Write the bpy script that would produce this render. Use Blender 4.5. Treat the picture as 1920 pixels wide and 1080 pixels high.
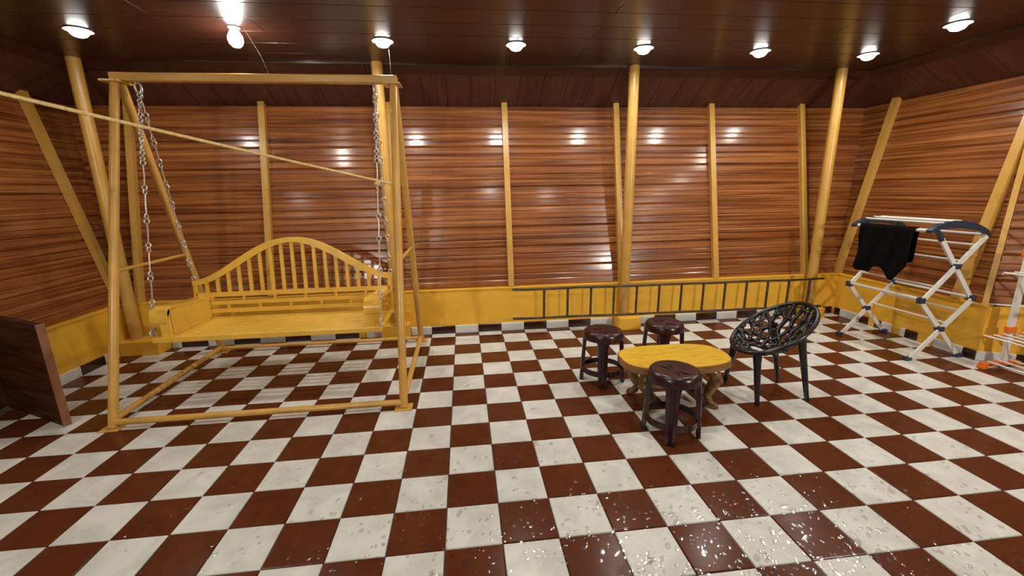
import bpy, bmesh, math, random
from mathutils import Vector, Matrix
random.seed(7)
for _o in list(bpy.data.objects): bpy.data.objects.remove(_o)
scene = bpy.context.scene
COL = scene.collection
U = 0.25                      # one floor tile = 0.25 m; the layout below is written in tiles

# ------------------------------------------------------------------ camera
YAW, PIT, ROLL, F = 0.1096, 0.2267, 0.0177, 791.33
CAM = Vector((-0.4397, -8.1463, 5.9804))
fwd = Vector((math.sin(YAW)*math.cos(PIT), math.cos(YAW)*math.cos(PIT), -math.sin(PIT)))
rgt = Vector((math.cos(YAW), -math.sin(YAW), 0)); dwn = fwd.cross(rgt)
rgt, dwn = math.cos(ROLL)*rgt+math.sin(ROLL)*dwn, -math.sin(ROLL)*rgt+math.cos(ROLL)*dwn
cd = bpy.data.cameras.new('camera'); cam = bpy.data.objects.new('camera', cd); COL.objects.link(cam)
cd.sensor_width = 36; cd.lens = F/1920*36; cd.clip_start = 0.02; cd.clip_end = 100
cam.matrix_world = Matrix.Translation(CAM*U) @ Matrix(((rgt.x, -dwn.x, -fwd.x), (rgt.y, -dwn.y, -fwd.y), (rgt.z, -dwn.z, -fwd.z))).to_4x4()
scene.camera = cam

# ------------------------------------------------------------------ world, exposure (the lamps sit in their own builders)
w = bpy.data.worlds.new('night'); scene.world = w; w.use_nodes = True
w.node_tree.nodes['Background'].inputs[0].default_value = (0.01, 0.012, 0.02, 1)
w.node_tree.nodes['Background'].inputs[1].default_value = 0.2
vs = scene.view_settings
vs.view_transform = 'Standard'; vs.look = 'None'; vs.gamma = 1; vs.use_curve_mapping = False
vs.exposure = 0.22
P_DOWN, P_BULB, P_FLOOD = 8.5, 10.0, 62.0
C_DOWN, C_FLOOD = (1.0, 0.96, 0.87), (1.0, 0.95, 0.85)

# ------------------------------------------------------------------ materials
def nt(name):
    m = bpy.data.materials.new(name); m.use_nodes = True
    n = m.node_tree.nodes; return m, n, m.node_tree.links, n['Principled BSDF']
def plain(name, col, rough=0.5, metal=0, spec=0.5, noise=0.0, nscale=12, coat=0, bump=0):
    m, n, l, b = nt(name)
    b.inputs['Base Color'].default_value = (*col, 1); b.inputs['Roughness'].default_value = rough
    b.inputs['Metallic'].default_value = metal; b.inputs['Specular IOR Level'].default_value = spec
    b.inputs['Coat Weight'].default_value = coat; b.inputs['Coat Roughness'].default_value = 0.1
    if noise or bump:
        g = n.new('ShaderNodeNewGeometry'); t = n.new('ShaderNodeTexNoise'); t.inputs['Scale'].default_value = nscale
        t.inputs['Detail'].default_value = 5; l.new(g.outputs['Position'], t.inputs['Vector'])
        if noise:
            r = n.new('ShaderNodeValToRGB'); r.color_ramp.elements[0].position = 0.3; r.color_ramp.elements[1].position = 0.75
            r.color_ramp.elements[0].color = (*[c*(1-noise) for c in col], 1); r.color_ramp.elements[1].color = (*[min(1, c*(1+noise*.6)) for c in col], 1)
            l.new(t.outputs[0], r.inputs[0]); l.new(r.outputs[0], b.inputs['Base Color'])
        if bump:
            u = n.new('ShaderNodeBump'); u.inputs['Strength'].default_value = bump; u.inputs['Distance'].default_value = 0.004
            l.new(t.outputs[0], u.inputs['Height']); l.new(u.outputs[0], b.inputs['Normal'])
    return m
def wood(name, cols, scale, rough=0.3, coat=0.0, bump=0.15, rvar=0.1, coords='world', crough=0.12, spec=0.5, turn=0.0):
    """streaky grain: noise squeezed across the grain; scale = (x, y, z) frequency per metre"""
    m, n, l, b = nt(name)
    if coords == 'world':
        g = n.new('ShaderNodeNewGeometry'); src = g.outputs['Position']
    else:
        g = n.new('ShaderNodeTexCoord'); src = g.outputs['Object']
    if turn:
        vr = n.new('ShaderNodeVectorRotate'); vr.rotation_type = 'Z_AXIS'; vr.inputs['Angle'].default_value = turn; l.new(src, vr.inputs[0]); src = vr.outputs[0]
    mp = n.new('ShaderNodeMapping'); mp.inputs['Scale'].default_value = scale; l.new(src, mp.inputs[0])
    t1 = n.new('ShaderNodeTexNoise'); t1.inputs['Scale'].default_value = 1; t1.inputs['Detail'].default_value = 6; t1.inputs['Roughness'].default_value = 0.6; t1.inputs['Distortion'].default_value = 0.4
    l.new(mp.outputs[0], t1.inputs['Vector'])
    t2 = n.new('ShaderNodeTexNoise'); t2.inputs['Scale'].default_value = 3.1; t2.inputs['Detail'].default_value = 4; l.new(mp.outputs[0], t2.inputs['Vector'])
    mx = n.new('ShaderNodeMath'); mx.operation = 'MULTIPLY_ADD'; mx.inputs[1].default_value = 0.45; l.new(t2.outputs[0], mx.inputs[0])
    m2 = n.new('ShaderNodeMath'); m2.operation = 'MULTIPLY'; m2.inputs[1].default_value = 0.6; l.new(t1.outputs[0], m2.inputs[0]); l.new(m2.outputs[0], mx.inputs[2])
    r = n.new('ShaderNodeValToRGB'); e = r.color_ramp.elements
    e[0].position = 0.38; e[0].color = (*cols[0], 1); e[1].position = 0.66; e[1].color = (*cols[2], 1)
    k = e.new(0.5); k.color = (*cols[1], 1)
    l.new(mx.outputs[0], r.inputs[0]); l.new(r.outputs[0], b.inputs['Base Color'])
    rr = n.new('ShaderNodeMapRange'); rr.inputs[3].default_value = rough-rvar*.5; rr.inputs[4].default_value = rough+rvar*.5
    l.new(t1.outputs[0], rr.inputs[0]); l.new(rr.outputs[0], b.inputs['Roughness'])
    b.inputs['Coat Weight'].default_value = coat; b.inputs['Coat Roughness'].default_value = crough
    b.inputs['Specular IOR Level'].default_value = spec
    if bump:
        u = n.new('ShaderNodeBump'); u.inputs['Strength'].default_value = bump; u.inputs['Distance'].default_value = 0.003
        l.new(mx.outputs[0], u.inputs['Height']); l.new(u.outputs[0], b.inputs['Normal'])
    return m
def tile_mat(name, c0, c1, scale, rough):
    m, n, l, b = nt(name)
    g = n.new('ShaderNodeNewGeometry'); t = n.new('ShaderNodeTexNoise'); t.inputs['Scale'].default_value = scale; t.inputs['Detail'].default_value = 7; t.inputs['Roughness'].default_value = 0.62
    t.inputs['Distortion'].default_value = 0.6
    l.new(g.outputs['Position'], t.inputs['Vector'])
    r = n.new('ShaderNodeValToRGB'); r.color_ramp.elements[0].position = 0.32; r.color_ramp.elements[1].position = 0.62
    r.color_ramp.elements[0].color = (*c0, 1); r.color_ramp.elements[1].color = (*c1, 1)
    l.new(t.outputs[0], r.inputs[0]); l.new(r.outputs[0], b.inputs['Base Color'])
    rr = n.new('ShaderNodeMapRange'); rr.inputs[3].default_value = rough*1.4; rr.inputs[4].default_value = rough*.6
    l.new(t.outputs[0], rr.inputs[0]); l.new(rr.outputs[0], b.inputs['Roughness'])
    u = n.new('ShaderNodeBump'); u.inputs['Strength'].default_value = 0.04; u.inputs['Distance'].default_value = 0.002
    t2 = n.new('ShaderNodeTexNoise'); t2.inputs['Scale'].default_value = 9; l.new(g.outputs['Position'], t2.inputs['Vector'])
    l.new(t2.outputs[0], u.inputs['Height']); l.new(u.outputs[0], b.inputs['Normal'])
    b.inputs['Specular IOR Level'].default_value = 0.10
    return m
def emit(name, col, s):
    m, n, l, b = nt(name); b.inputs['Base Color'].default_value = (*col, 1)
    b.inputs['Emission Color'].default_value = (*col, 1); b.inputs['Emission Strength'].default_value = s; return m

WALLC = [(0.070, 0.017, 0.0035), (0.190, 0.055, 0.0115), (0.370, 0.135, 0.034)]
SOFC = [(0.045, 0.015, 0.009), (0.070, 0.023, 0.014), (0.095, 0.033, 0.020)]
DARKC = [(0.022, 0.007, 0.004), (0.034, 0.0105, 0.006), (0.048, 0.016, 0.009)]
M = dict(
 wall_x=wood('wood_panel_grain_x', WALLC, (0.42, 9, 24), 0.40, 0.75, 0.03, crough=0.17, spec=0.20),
 wall_y=wood('wood_panel_grain_y', WALLC, (9, 0.42, 24), 0.40, 0.55, 0.03, crough=0.17, spec=0.20),
 wall_t=wood('wood_panel_grain_turned', WALLC, (0.42, 9, 24), 0.40, 0.55, 0.03, crough=0.17, spec=0.20, turn=math.atan2(2.65, 4.6)),
 ceil=wood('dark_ceiling_board', DARKC, (0.8, 14, 14), 0.32, 0.2, 0.08, crough=0.18),
 soff_b=wood('dark_soffit_board_back', SOFC, (12, 1.0, 1.0), 0.4, 0.0, 0.08),
 soff_s=wood('dark_soffit_board_side', SOFC, (1.0, 12, 1.0), 0.4, 0.0, 0.08),
 backing=plain('dark_backing', (0.02, 0.008, 0.005), 0.8),
 yellow=plain('yellow_wall_paint', (0.79, 0.425, 0.034), 0.42, noise=0.10, nscale=5, bump=0.12),
 ypipe=plain('yellow_enamel_pipe', (0.53, 0.290, 0.058), 0.32, noise=0.12, nscale=7),
 yswing=plain('yellow_enamel_swing', (0.60, 0.330, 0.070), 0.28, noise=0.12, nscale=8),
 ybench=plain('yellow_enamel_bench', (0.80, 0.465, 0.060), 0.25, noise=0.10, nscale=10),
 white=tile_mat('white_marble_tile', (0.52, 0.50, 0.45), (0.67, 0.65, 0.59), 6, 0.24),
 brown=tile_mat('brown_tile', (0.083, 0.021, 0.0075), (0.108, 0.029, 0.0095), 7, 0.22),
 skw=plain('pale_skirting_tile', (0.64, 0.65, 0.62), 0.25, noise=0.1, nscale=9),
 skb=plain('dark_skirting_tile', (0.035, 0.011, 0.007), 0.2, noise=0.2, nscale=9),
 grout=plain('grout', (0.12, 0.075, 0.05), 0.8, noise=0.3, nscale=20),
 chrome=plain('galvanised_steel', (0.72, 0.69, 0.64), 0.42, metal=.7, noise=0.25, nscale=60),
 stool=plain('maroon_plastic', (0.030, 0.0075, 0.0085), 0.26, noise=0.1, nscale=20),
 chair=plain('black_plastic', (0.012, 0.009, 0.008), 0.24),
 ttop=wood('yellow_table_top', [(0.50, 0.25, 0.012), (0.66, 0.39, 0.016), (0.72, 0.46, 0.030)], (5, 26, 26), 0.3, 0.2, 0.05),
 tedge=wood('brown_table_edge', [(0.14, 0.055, 0.015), (0.23, 0.10, 0.03), (0.32, 0.15, 0.05)], (3, 3, 40), 0.35, 0.2, 0.08),
 tleg=wood('carved_table_wood', [(0.05, 0.022, 0.007), (0.17, 0.085, 0.022), (0.34, 0.19, 0.06)], (12, 12, 12), 0.3, 0.3, 0.3),
 ladder=wood('weathered_ladder', [(0.012, 0.007, 0.005), (0.035, 0.018, 0.012), (0.10, 0.065, 0.04)], (6, 40, 40), 0.55, 0, 0.4),
 rackw=plain('white_powder_coat', (0.70, 0.67, 0.62), 0.35),
 rackb=plain('navy_plastic', (0.022, 0.035, 0.062), 0.35, noise=0.2, nscale=30),
 orange=plain('orange_plastic', (0.75, 0.16, 0.012), 0.38),
 pink=plain('pale_pink_plastic', (0.72, 0.42, 0.34), 0.4),
 cloth=plain('black_cloth', (0.0035, 0.0035, 0.004), 0.95, spec=0.1),
 rope=plain('straw_rope', (0.78, 0.55, 0.22), 0.7, noise=0.2, nscale=60),
 board=wood('dark_board', [(0.022, 0.007, 0.003), (0.046, 0.014, 0.005), (0.085, 0.028, 0.010)], (1.3, 1.3, 14), 0.6, 0, 0.1, spec=0.2),
 bedge=plain('board_edge', (0.25, 0.10, 0.04), 0.6, noise=0.3, nscale=15),
 trim=plain('white_lamp_trim', (0.75, 0.75, 0.73), 0.4),
 lens=emit('lit_lamp_lens', (1.0, 0.97, 0.9), 14.0),
 bulb=emit('lit_bulb', (1.0, 0.97, 0.92), 38.0),
 flood=emit('lit_flood_panel', (1.0, 0.97, 0.9), 60.0),
 cable=plain('dark_cable', (0.035, 0.028, 0.026), 0.6),
 alu=plain('lamp_housing', (0.5, 0.5, 0.5), 0.4, metal=0.6),
)
def water_mat():
    """thin clear film: mostly see-through, mirror-like where it curves"""
    m = bpy.data.materials.new('water'); m.use_nodes = True; n = m.node_tree.nodes; l = m.node_tree.links; n.clear()
    o = n.new('ShaderNodeOutputMaterial'); mx = n.new('ShaderNodeMixShader'); tr = n.new('ShaderNodeBsdfTransparent'); gl = n.new('ShaderNodeBsdfGlossy')
    tr.inputs[0].default_value = (0.97, 0.97, 0.97, 1); gl.inputs['Roughness'].default_value = 0.13; mx.inputs[0].default_value = 0.16
    l.new(tr.outputs[0], mx.inputs[1]); l.new(gl.outputs[0], mx.inputs[2]); l.new(mx.outputs[0], o.inputs[0]); return m
M['water'] = water_mat()

# ------------------------------------------------------------------ mesh helpers (all in tiles)
class MB:
    def __init__(s): s.v = []; s.f = []; s.mi = []; s.cur = 0
    def add(s, vs, fs):
        o = len(s.v); s.v += [Vector(p) for p in vs]; s.f += [tuple(i+o for i in f) for f in fs]; s.mi += [s.cur]*len(fs); return s
    def box(s, a, b):
        x0, y0, z0 = a; x1, y1, z1 = b
        return s.add([(x0,y0,z0),(x1,y0,z0),(x1,y1,z0),(x0,y1,z0),(x0,y0,z1),(x1,y0,z1),(x1,y1,z1),(x0,y1,z1)],
                     [(0,3,2,1),(4,5,6,7),(0,1,5,4),(1,2,6,5),(2,3,7,6),(3,0,4,7)])
    def cbox(s, a, b, c=0.03):
        """box with chamfered edges"""
        bm = bmesh.new(); bmesh.ops.create_cube(bm, size=1)
        for v in bm.verts:
            v.co = Vector([(a[k]+b[k])/2 + v.co[k]*(b[k]-a[k]) for k in range(3)])
        bmesh.ops.bevel(bm, geom=list(bm.edges), offset=c, segments=2, affect='EDGES', profile=0.5)
        return s.bm(bm)
    def bm(s, bm, mtx=None):
        bm.verts.ensure_lookup_table(); bm.verts.index_update()
        s.add([(mtx @ v.co) if mtx else v.co.copy() for v in bm.verts], [tuple(v.index for v in f.verts) for f in bm.faces]); bm.free(); return s
    def bar(s, p, q, w, h, up=(0, 0, 1)):
        """rectangular bar from p to q; w across, h along up"""
        p, q = Vector(p), Vector(q); d = (q-p).normalized(); u = Vector(up); u = (u-d*u.dot(d))
        if u.length < 1e-4: u = Vector((1, 0, 0)); u = u-d*u.dot(d)
        u.normalize(); r = d.cross(u)
        vs = [e+r*a*w/2+u*b*h/2 for e in (p, q) for a, b in ((-1,-1),(1,-1),(1,1),(-1,1))]
        return s.add(vs, [(0,1,2,3),(7,6,5,4),(0,4,5,1),(1,5,6,2),(2,6,7,3),(3,7,4,0)])
    def tube(s, pts, r, seg=10, cap=True, closed=False):
        pts = [Vector(p) for p in pts]; n = len(pts); rs = r if isinstance(r, (list, tuple)) else [r]*n
        vs = []; ref = None
        for i, p in enumerate(pts):
            a = pts[(i-1) % n] if (i > 0 or closed) else p; b = pts[(i+1) % n] if (i < n-1 or closed) else p
            d = (b-a).normalized()
            if ref is None:
                ref = Vector((0, 0, 1)) if abs(d.z) < 0.9 else Vector((1, 0, 0))
            ref = (ref-d*ref.dot(d)).normalized(); t = d.cross(ref)
            for k in range(seg):
                an = 2*math.pi*k/seg; vs.append(p+(ref*math.cos(an)+t*math.sin(an))*rs[i])
        fs = []
        for i in range(n if closed else n-1):
            for k in range(seg):
                a0 = i*seg+k; a1 = i*seg+(k+1) % seg; j = ((i+1) % n)*seg
                fs.append((a0, a1, j+(k+1) % seg, j+k))
        if cap and not closed:
            fs += [tuple(range(seg))[::-1], tuple((n-1)*seg+k for k in range(seg))]
        return s.add(vs, fs)
    def lathe(s, prof, c=(0, 0, 0), seg=32):
        c = Vector(c); vs = []; fs = []; n = len(prof)
        for k in range(seg):
            a = 2*math.pi*k/seg
            for r, z in prof: vs.append(c+Vector((r*math.cos(a), r*math.sin(a), z)))
        for k in range(seg):
            for i in range(n-1):
                a = k*n+i; b = ((k+1) % seg)*n+i; fs.append((a, b, b+1, a+1))
        return s.add(vs, fs)
    def prism(s, poly, h0, h1, f):
        """poly 2D list, f(u, v, h) -> 3D"""
        n = len(poly); vs = [f(u, v, h) for h in (h0, h1) for u, v in poly]
        return s.add(vs, [tuple(range(n))[::-1], tuple(range(n, 2*n))]+[(i, (i+1) % n, n+(i+1) % n, n+i) for i in range(n)])
    def mesh(s, name, mats, o=(0, 0, 0), smooth=None, recalc=True):
        o = Vector(o); me = bpy.data.meshes.new(name)
        me.from_pydata([tuple((v-o)*U) for v in s.v], [], s.f)
        for m in (mats if isinstance(mats, (list, tuple)) else [mats]): me.materials.append(M[m])
        if any(s.mi):
            for p, i in zip(me.polygons, s.mi): p.material_index = i
        bm = bmesh.new(); bm.from_mesh(me); bmesh.ops.remove_doubles(bm, verts=bm.verts, dist=1e-6); (bmesh.ops.recalc_face_normals(bm, faces=bm.faces) if recalc else None); bm.to_mesh(me); bm.free()
        if smooth is not None:
            me.shade_smooth(); me.set_sharp_from_angle(angle=math.radians(smooth))
        return me
    def build(s, name, mats, parent=None, o=None, smooth=None):
        if o is None: o = parent['_o'] if parent is not None and '_o' in ORIG.get(parent, {}) else ORIG.get(parent, (0, 0, 0))
        return link(name, s.mesh(name, mats, o, smooth), parent)
ORIG = {}
def link(name, me, parent=None, loc=None):
    ob = bpy.data.objects.new(name, me); COL.objects.link(ob)
    if parent is not None: ob.parent = parent; ORIG[ob] = ORIG.get(parent, (0, 0, 0))
    if loc is not None: ob.location = Vector(loc)*U
    return ob
def tag(ob, label=None, cat=None, group=None, kind=None):
    for k, v in (('label', label), ('category', cat), ('group', group), ('kind', kind)):
        if v: ob[k] = v
    return ob
def thing(name, label, cat, loc, rz=0, group=None, local=False):
    """an Empty at the thing's base; its parts are modelled in room coordinates, or round (0,0,0) when local"""
    ob = bpy.data.objects.new(name, None); COL.objects.link(ob); ob.empty_display_size = 0.1
    ob.location = Vector(loc)*U; ob.rotation_euler = (0, 0, rz); ORIG[ob] = (0, 0, 0) if local else tuple(loc)
    return tag(ob, label, cat, group)
def solo(mb, name, mats, loc, label, cat, group=None, smooth=None, kind=None):
    """a thing that is one mesh, origin at loc"""
    ob = link(name, mb.mesh(name, mats, loc, smooth, kind != 'stuff'), None, loc); ORIG[ob] = tuple(loc); return tag(ob, label, cat, group, kind)
def structure(mb, name, mats, label=None, cat=None, smooth=None):
    ob = link(name, mb.mesh(name, mats, (0, 0, 0), smooth)); ORIG[ob] = (0, 0, 0)
    return tag(ob, label, cat, None, 'structure')
def copy_thing(src, loc, rz, label):
    r = src.copy(); COL.objects.link(r); r.location = Vector(loc)*U; r.rotation_euler = (0, 0, rz); r['label'] = label
    for ch in src.children:
        c = ch.copy(); COL.objects.link(c); c.parent = r
        for g in ch.children:
            d = g.copy(); COL.objects.link(d); d.parent = c
    return r
def V(*a): return Vector(a)
def lerp(a, b, t): return Vector(a)*(1-t)+Vector(b)*t

# ------------------------------------------------------------------ room measures (tiles)
XL, XR, YB, YF = -13.8, 16.9, 9.48, -12.0
ZP, ZW, ZC = 1.90, 9.52, 10.65            # parapet top, top of the sloping wall, ceiling
N0, N1 = 0.25, 1.80                        # how far outside the parapet face the sloping wall stands, foot and top
YK = 3.65                                  # where the right wall turns outwards
XK, YE = 21.5, 1.0
def nz(z): return N0+(N1-N0)*(z-ZP)/(ZW-ZP)
EDGE = 0.15                                # the flat ceiling ends this far inside the parapet face

# ------------------------------------------------------------------ floor
fl = structure(MB().box((XL-1, YF-1, -0.5), (XK+1, YB+1, -0.04)), 'floor', 'grout', 'checkered floor of cream and brown polished tiles', 'floor')
def project(p):
    d = Vector(p)-CAM; z = d.dot(fwd)
    if z < 0.3: return None
    return 960+F*d.dot(rgt)/z, 540+F*d.dot(dwn)/z
def tile_mesh(name, mat, x1=1.0, y1=1.0):
    g, c = 0.009, 0.012
    vs = [(g, g, -0.045), (x1-g, g, -0.045), (x1-g, y1-g, -0.045), (g, y1-g, -0.045), (g, g, -c), (x1-g, g, -c), (x1-g, y1-g, -c), (g, y1-g, -c),
          (g+c, g+c, 0), (x1-g-c, g+c, 0), (x1-g-c, y1-g-c, 0), (g+c, y1-g-c, 0)]
    fs = [(8, 9, 10, 11)]+[(a, (a+1) % 4, 4+(a+1) % 4, 4+a) for a in range(4)]+[(4+a, 4+(a+1) % 4, 8+(a+1) % 4, 8+a) for a in range(4)]
    mb = MB(); mb.add(vs, fs); return mb.mesh(name, mat)
cells = []
for i in range(-14, 22):
    for j in range(-12, 10):
        x0 = XL if i == -14 else i; wx = (i+1-x0); wy = (YB-j) if j == 9 else 1.0
        if i >= 17 and j >= 4: continue
        if i == 16 and j >= 4: wx = XR-16
        pp = [project((x0+a*wx, j+b*wy, 0)) for a, b in ((0,0),(1,0),(1,1),(0,1))]
        ar = 0
        if all(pp):
            q = [(min(max(x, 0), 1920), min(max(y, 0), 1080)) for x, y in pp]
            ar = abs(sum(q[k][0]*q[(k+1) % 4][1]-q[(k+1) % 4][0]*q[k][1] for k in range(4)))/2
        cells.append((ar, i, j, x0, wx, wy))
cells.sort(reverse=True)
cache = {}
rest = {0: MB(), 1: MB()}
restm = MB()
for k, (ar, i, j, x0, wx, wy) in enumerate(cells):
    br = (i+j) % 2 == 0
    key = (br, round(wx, 3), round(wy, 3))
    if key not in cache: cache[key] = tile_mesh('brown_tile' if br else 'white_tile', 'brown' if br else 'white', wx, wy)
    if k < 300 and ar > 0:
        link('tile', cache[key], fl, (x0, j, 0))
    else:
        restm.cur = 1 if br else 0; o = Vector((x0, j, 0)); me = cache[key]
        restm.add([v.co/U+o for v in me.vertices], [tuple(p.vertices) for p in me.polygons])
tag(restm.build('tile_field', ['white', 'brown'], fl), kind='stuff')

# ------------------------------------------------------------------ walls: yellow parapet, sloping boards, studs
def ribbed(u0, u1, t0, t1, place, mat, name, parent, ribs=3, cut=None):
    """a ribbed wall board between u0..u1 along the wall and t0..t1 up the slope; place(u, t, d) -> point"""
    prof = []; rj = random.Random(hash((round(t0, 3), parent.name)) & 0xffff)
    cuts = [0, .36, .62, 1.0]
    for r in range(ribs):
        a = t0+(t1-t0)*cuts[r]; b = t0+(t1-t0)*cuts[r+1]; h = b-a; top = 0.05; k = rj.uniform(-.006, .006)
        g = .0055; k *= .3
        prof += [(a+.0005, .004 if r == 0 else .026), (a+g*(1.6 if r == 0 else 1), top-k), (b-g, top+k), (b-.0005, .026 if r < ribs-1 else .004)]
    mb = MB(); n = len(prof); f0, f1 = (u0, u1) if cut is None else cut
    vs = []
    for end in (0, 1):
        for t, d in prof:
            u = (f0(t) if callable(f0) else f0) if end == 0 else (f1(t) if callable(f1) else f1)
            vs.append(place(u, t, d))
    fs = [(k, k+1, n+k+1, n+k) for k in range(n-1)]+[tuple(range(n)), tuple(range(n, 2*n))]
    mb.add(vs, fs); return mb.build(name, mat, parent)
NP = 9
SL = math.hypot(N1-N0, ZW-ZP); SN = Vector((0, -(ZW-ZP)/SL, (N1-N0)/SL))   # for the back wall: inward normal
def tz(t): return ZP+(ZW-ZP)*t          # t = 0..1 up the slope
def back_place(u, t, d): return V(u, YB+nz(tz(t)), tz(t)) + SN*d
def right_place(u, t, d): return V(XR+nz(tz(t)), u, tz(t)) + V(SN.y, 0, SN.z)*d
def left_place(u, t, d): return V(XL-nz(tz(t)), u, tz(t)) + V(-SN.y, 0, SN.z)*d
KD = Vector((XK-XR, YE-YK, 0)).normalized(); KN = Vector((-KD.y, KD.x, 0)); KN = KN if KN.dot(V(-1, -1, 0)) > 0 else -KN   # inward normal of the turned wall
TK = -(1+KN.x)/KN.y
def turn_place(u, t, d):
    p = V(XR, YK, 0)+KD*u; return p - KN*nz(tz(t)) + V(0, 0, tz(t)) + (KN*(-SN.y)+V(0, 0, SN.z))*d
OP0, OP1 = 2.2, 5.48                       # opening in the left parapet, closed by a recessed door
STB = [-13.3, -8.35, -3.4, 1.48, 6.42, 10.87, 15.3]
def wall(side):
    mb = MB()
    if side == 'back': mb.box((XL-0.6, YB, 0), (XR+0.6, YB+0.6, ZP))
    if side == 'left': mb.box((XL-0.6, YF-.6, 0), (XL, OP0, ZP)); mb.box((XL-0.6, OP1, 0), (XL, YB, ZP))
    if side == 'right': mb.box((XR, YK-.05, 0), (XR+0.6, YB, ZP))
    return structure(mb, 'wall_'+side, 'yellow', 'low yellow painted wall with glossy ribbed wood boards sloping up from it, '+{'back': 'at the back', 'left': 'on the left', 'right': 'on the right'}[side], 'wall')
def backing(parent, place, u0, u1):
    mb = MB(); vs = [place(u0(0), 0, -.03), place(u1(0), 0, -.03), place(u1(1), 1, -.03), place(u0(1), 1, -.03), place(u0(0), 0, -.1), place(u1(0), 0, -.1), place(u1(1), 1, -.1), place(u0(1), 1, -.1)]
    mb.add(vs, [(0,1,2,3),(4,7,6,5),(0,4,5,1),(1,5,6,2),(2,6,7,3),(3,7,4,0)]); return mb.build('backing_panel', 'backing', parent)
def boards(parent, place, marks, cl, cr, mat):
    for k in range(NP):
        t0, t1 = k/NP, (k+1)/NP
        us = [cl]+list(marks)+[cr]
        for a, b in zip(us[:-1], us[1:]):
            f0 = (lambda t, a=a: a(t)) if callable(a) else a+0.01
            f1 = (lambda t, b=b: b(t)) if callable(b) else b-0.01
            ribbed(0, 0, t0, t1, place, mat, 'board', parent, cut=(f0, f1))
def stud(parent, place, u, w=0.24, d=0.2, over=0.02, lo=0.0, name='stud'):
    a, b = place(u, lo, 0.05+d/2), place(u, 1+over, 0.05+d/2); up = place(u, .5, 1)-place(u, .5, 0)
    return MB().bar(a, b, w, d, up).build(name, 'ypipe', parent)
wb = wall('back')
backing(wb, back_place, lambda t: XL-nz(tz(t)), lambda t: XR+nz(tz(t)))
boards(wb, back_place, STB, lambda t: XL-nz(tz(t)), lambda t: XR+nz(tz(t)), 'wall_x')
for u in STB: stud(wb, back_place, u)
wl = wall('left')
backing(wl, left_place, lambda t: YF, lambda t: YB+nz(tz(t)))
STL = [-5.5, -0.6, 4.3, 9.42]
boards(wl, left_place, [4.3, 9.42], lambda t: -0.6, lambda t: YB+nz(tz(t)), 'wall_y')
for u in STL: stud(wl, left_place, u, 0.27, 0.2)
wr = wall('right')
backing(wr, right_place, lambda t: YK+TK*nz(tz(t)), lambda t: YB+nz(tz(t)))
boards(wr, right_place, [4.62], lambda t: YK+TK*nz(tz(t)), lambda t: YB+nz(tz(t)), 'wall_y')
stud(wr, right_place, 9.62, 0.30, 0.20); stud(wr, right_place, 4.62, 0.28, 0.22); MB().bar(V(XR+nz(ZP)-.12, YK+TK*nz(ZP), ZP), V(XR+N1-.12, YK+TK*N1, ZW), .15, .15).build('corner_stud', 'ypipe', wr)
# the turned end of the right wall
mb = MB(); e = V(XK, YE, 0); s0 = V(XR, YK, 0)
mb.add([s0, e, e-KN*.6, s0-KN*.6]+[p+V(0, 0, ZP) for p in (s0, e, e-KN*.6, s0-KN*.6)], [(0,3,2,1),(4,5,6,7),(0,1,5,4),(1,2,6,5),(2,3,7,6),(3,0,4,7)])
wt = structure(mb, 'wall_turn', 'yellow', 'short end of the right wall that turns outwards beside the orange airer', 'wall')
TL = (e-s0).length
backing(wt, turn_place, lambda t: TK*nz(tz(t)), lambda t: TL)
boards(wt, turn_place, [], lambda t: TK*nz(tz(t)), lambda t: TL, 'wall_t')
# the rest of the room behind the camera: plain closed shell
structure(MB().box((XL-3, YF-.3, 0), (XK+3, YF, ZC)), 'wall_front', 'wall_x', 'wood panelled wall behind the photographer', 'wall')
structure(MB().box((XK, YF, 0), (XK+.3, YE+1.5, ZC)), 'wall_side', 'wall_y', 'wood panelled wall far to the right', 'wall')

# ledge strips on top of the parapet
structure(MB().cbox((XL-.3, YB-.03, ZP-.015), (XR+.3, YB+N0+.04, ZP+.03), .01), 'trim_1', 'yellow', 'thin yellow ledge along the top of the back parapet', 'ledge')
structure(MB().cbox((XL-N0-.04, OP1, ZP-.015), (XL+.03, YB-.03, ZP+.03), .01), 'trim_2', 'yellow', 'thin yellow ledge along the left parapet', 'ledge')
structure(MB().cbox((XR-.03, YK, ZP-.015), (XR+N0+.04, YB-.03, ZP+.03), .01), 'trim_3', 'yellow', 'thin yellow ledge along the right parapet', 'ledge')

structure(MB().cbox((XL-.58, OP0, 0), (XL-.42, OP1, ZP), .01), 'door_1', 'board', 'low dark wooden door in the opening of the left parapet', 'door')
# ------------------------------------------------------------------ ceiling and sloping soffit
xa, xb, yb = XL+EDGE, XR-EDGE, YB-EDGE
ce = structure(MB().box((XL-3, YF-1, ZC+.06), (XK+3, YB+3, ZC+.3)), 'ceiling', 'backing', 'dark brown glossy boarded ceiling with recessed lamps', 'ceiling')
XS = [xa, -8.4, 1.5, 11.3, xb]
for r in range(11):
    y1 = yb-r*1.0; y0 = y1-1.0
    off = 0.0 if r % 2 == 0 else 2.4
    xs = [XL-2 if r > 5 and False else xa]+[x+off for x in XS[1:-1]]+[XK if y0 < YK else xb]
    for a, b in zip(xs[:-1], xs[1:]):
        MB().cbox((a+.006, y0+.006, ZC), (b-.006, y1-.006, ZC+.07), .012).build('board', 'ceil', ce)
MB().box((xa, YF, ZC), (XK, yb-11.0, ZC+.07)).build('rear_sheet', 'ceil', ce)
MB().box((xb, YK-.6, ZC+.001), (XK, yb-5, ZC+.06)).build('corner_sheet', 'ceil', ce)
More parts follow.
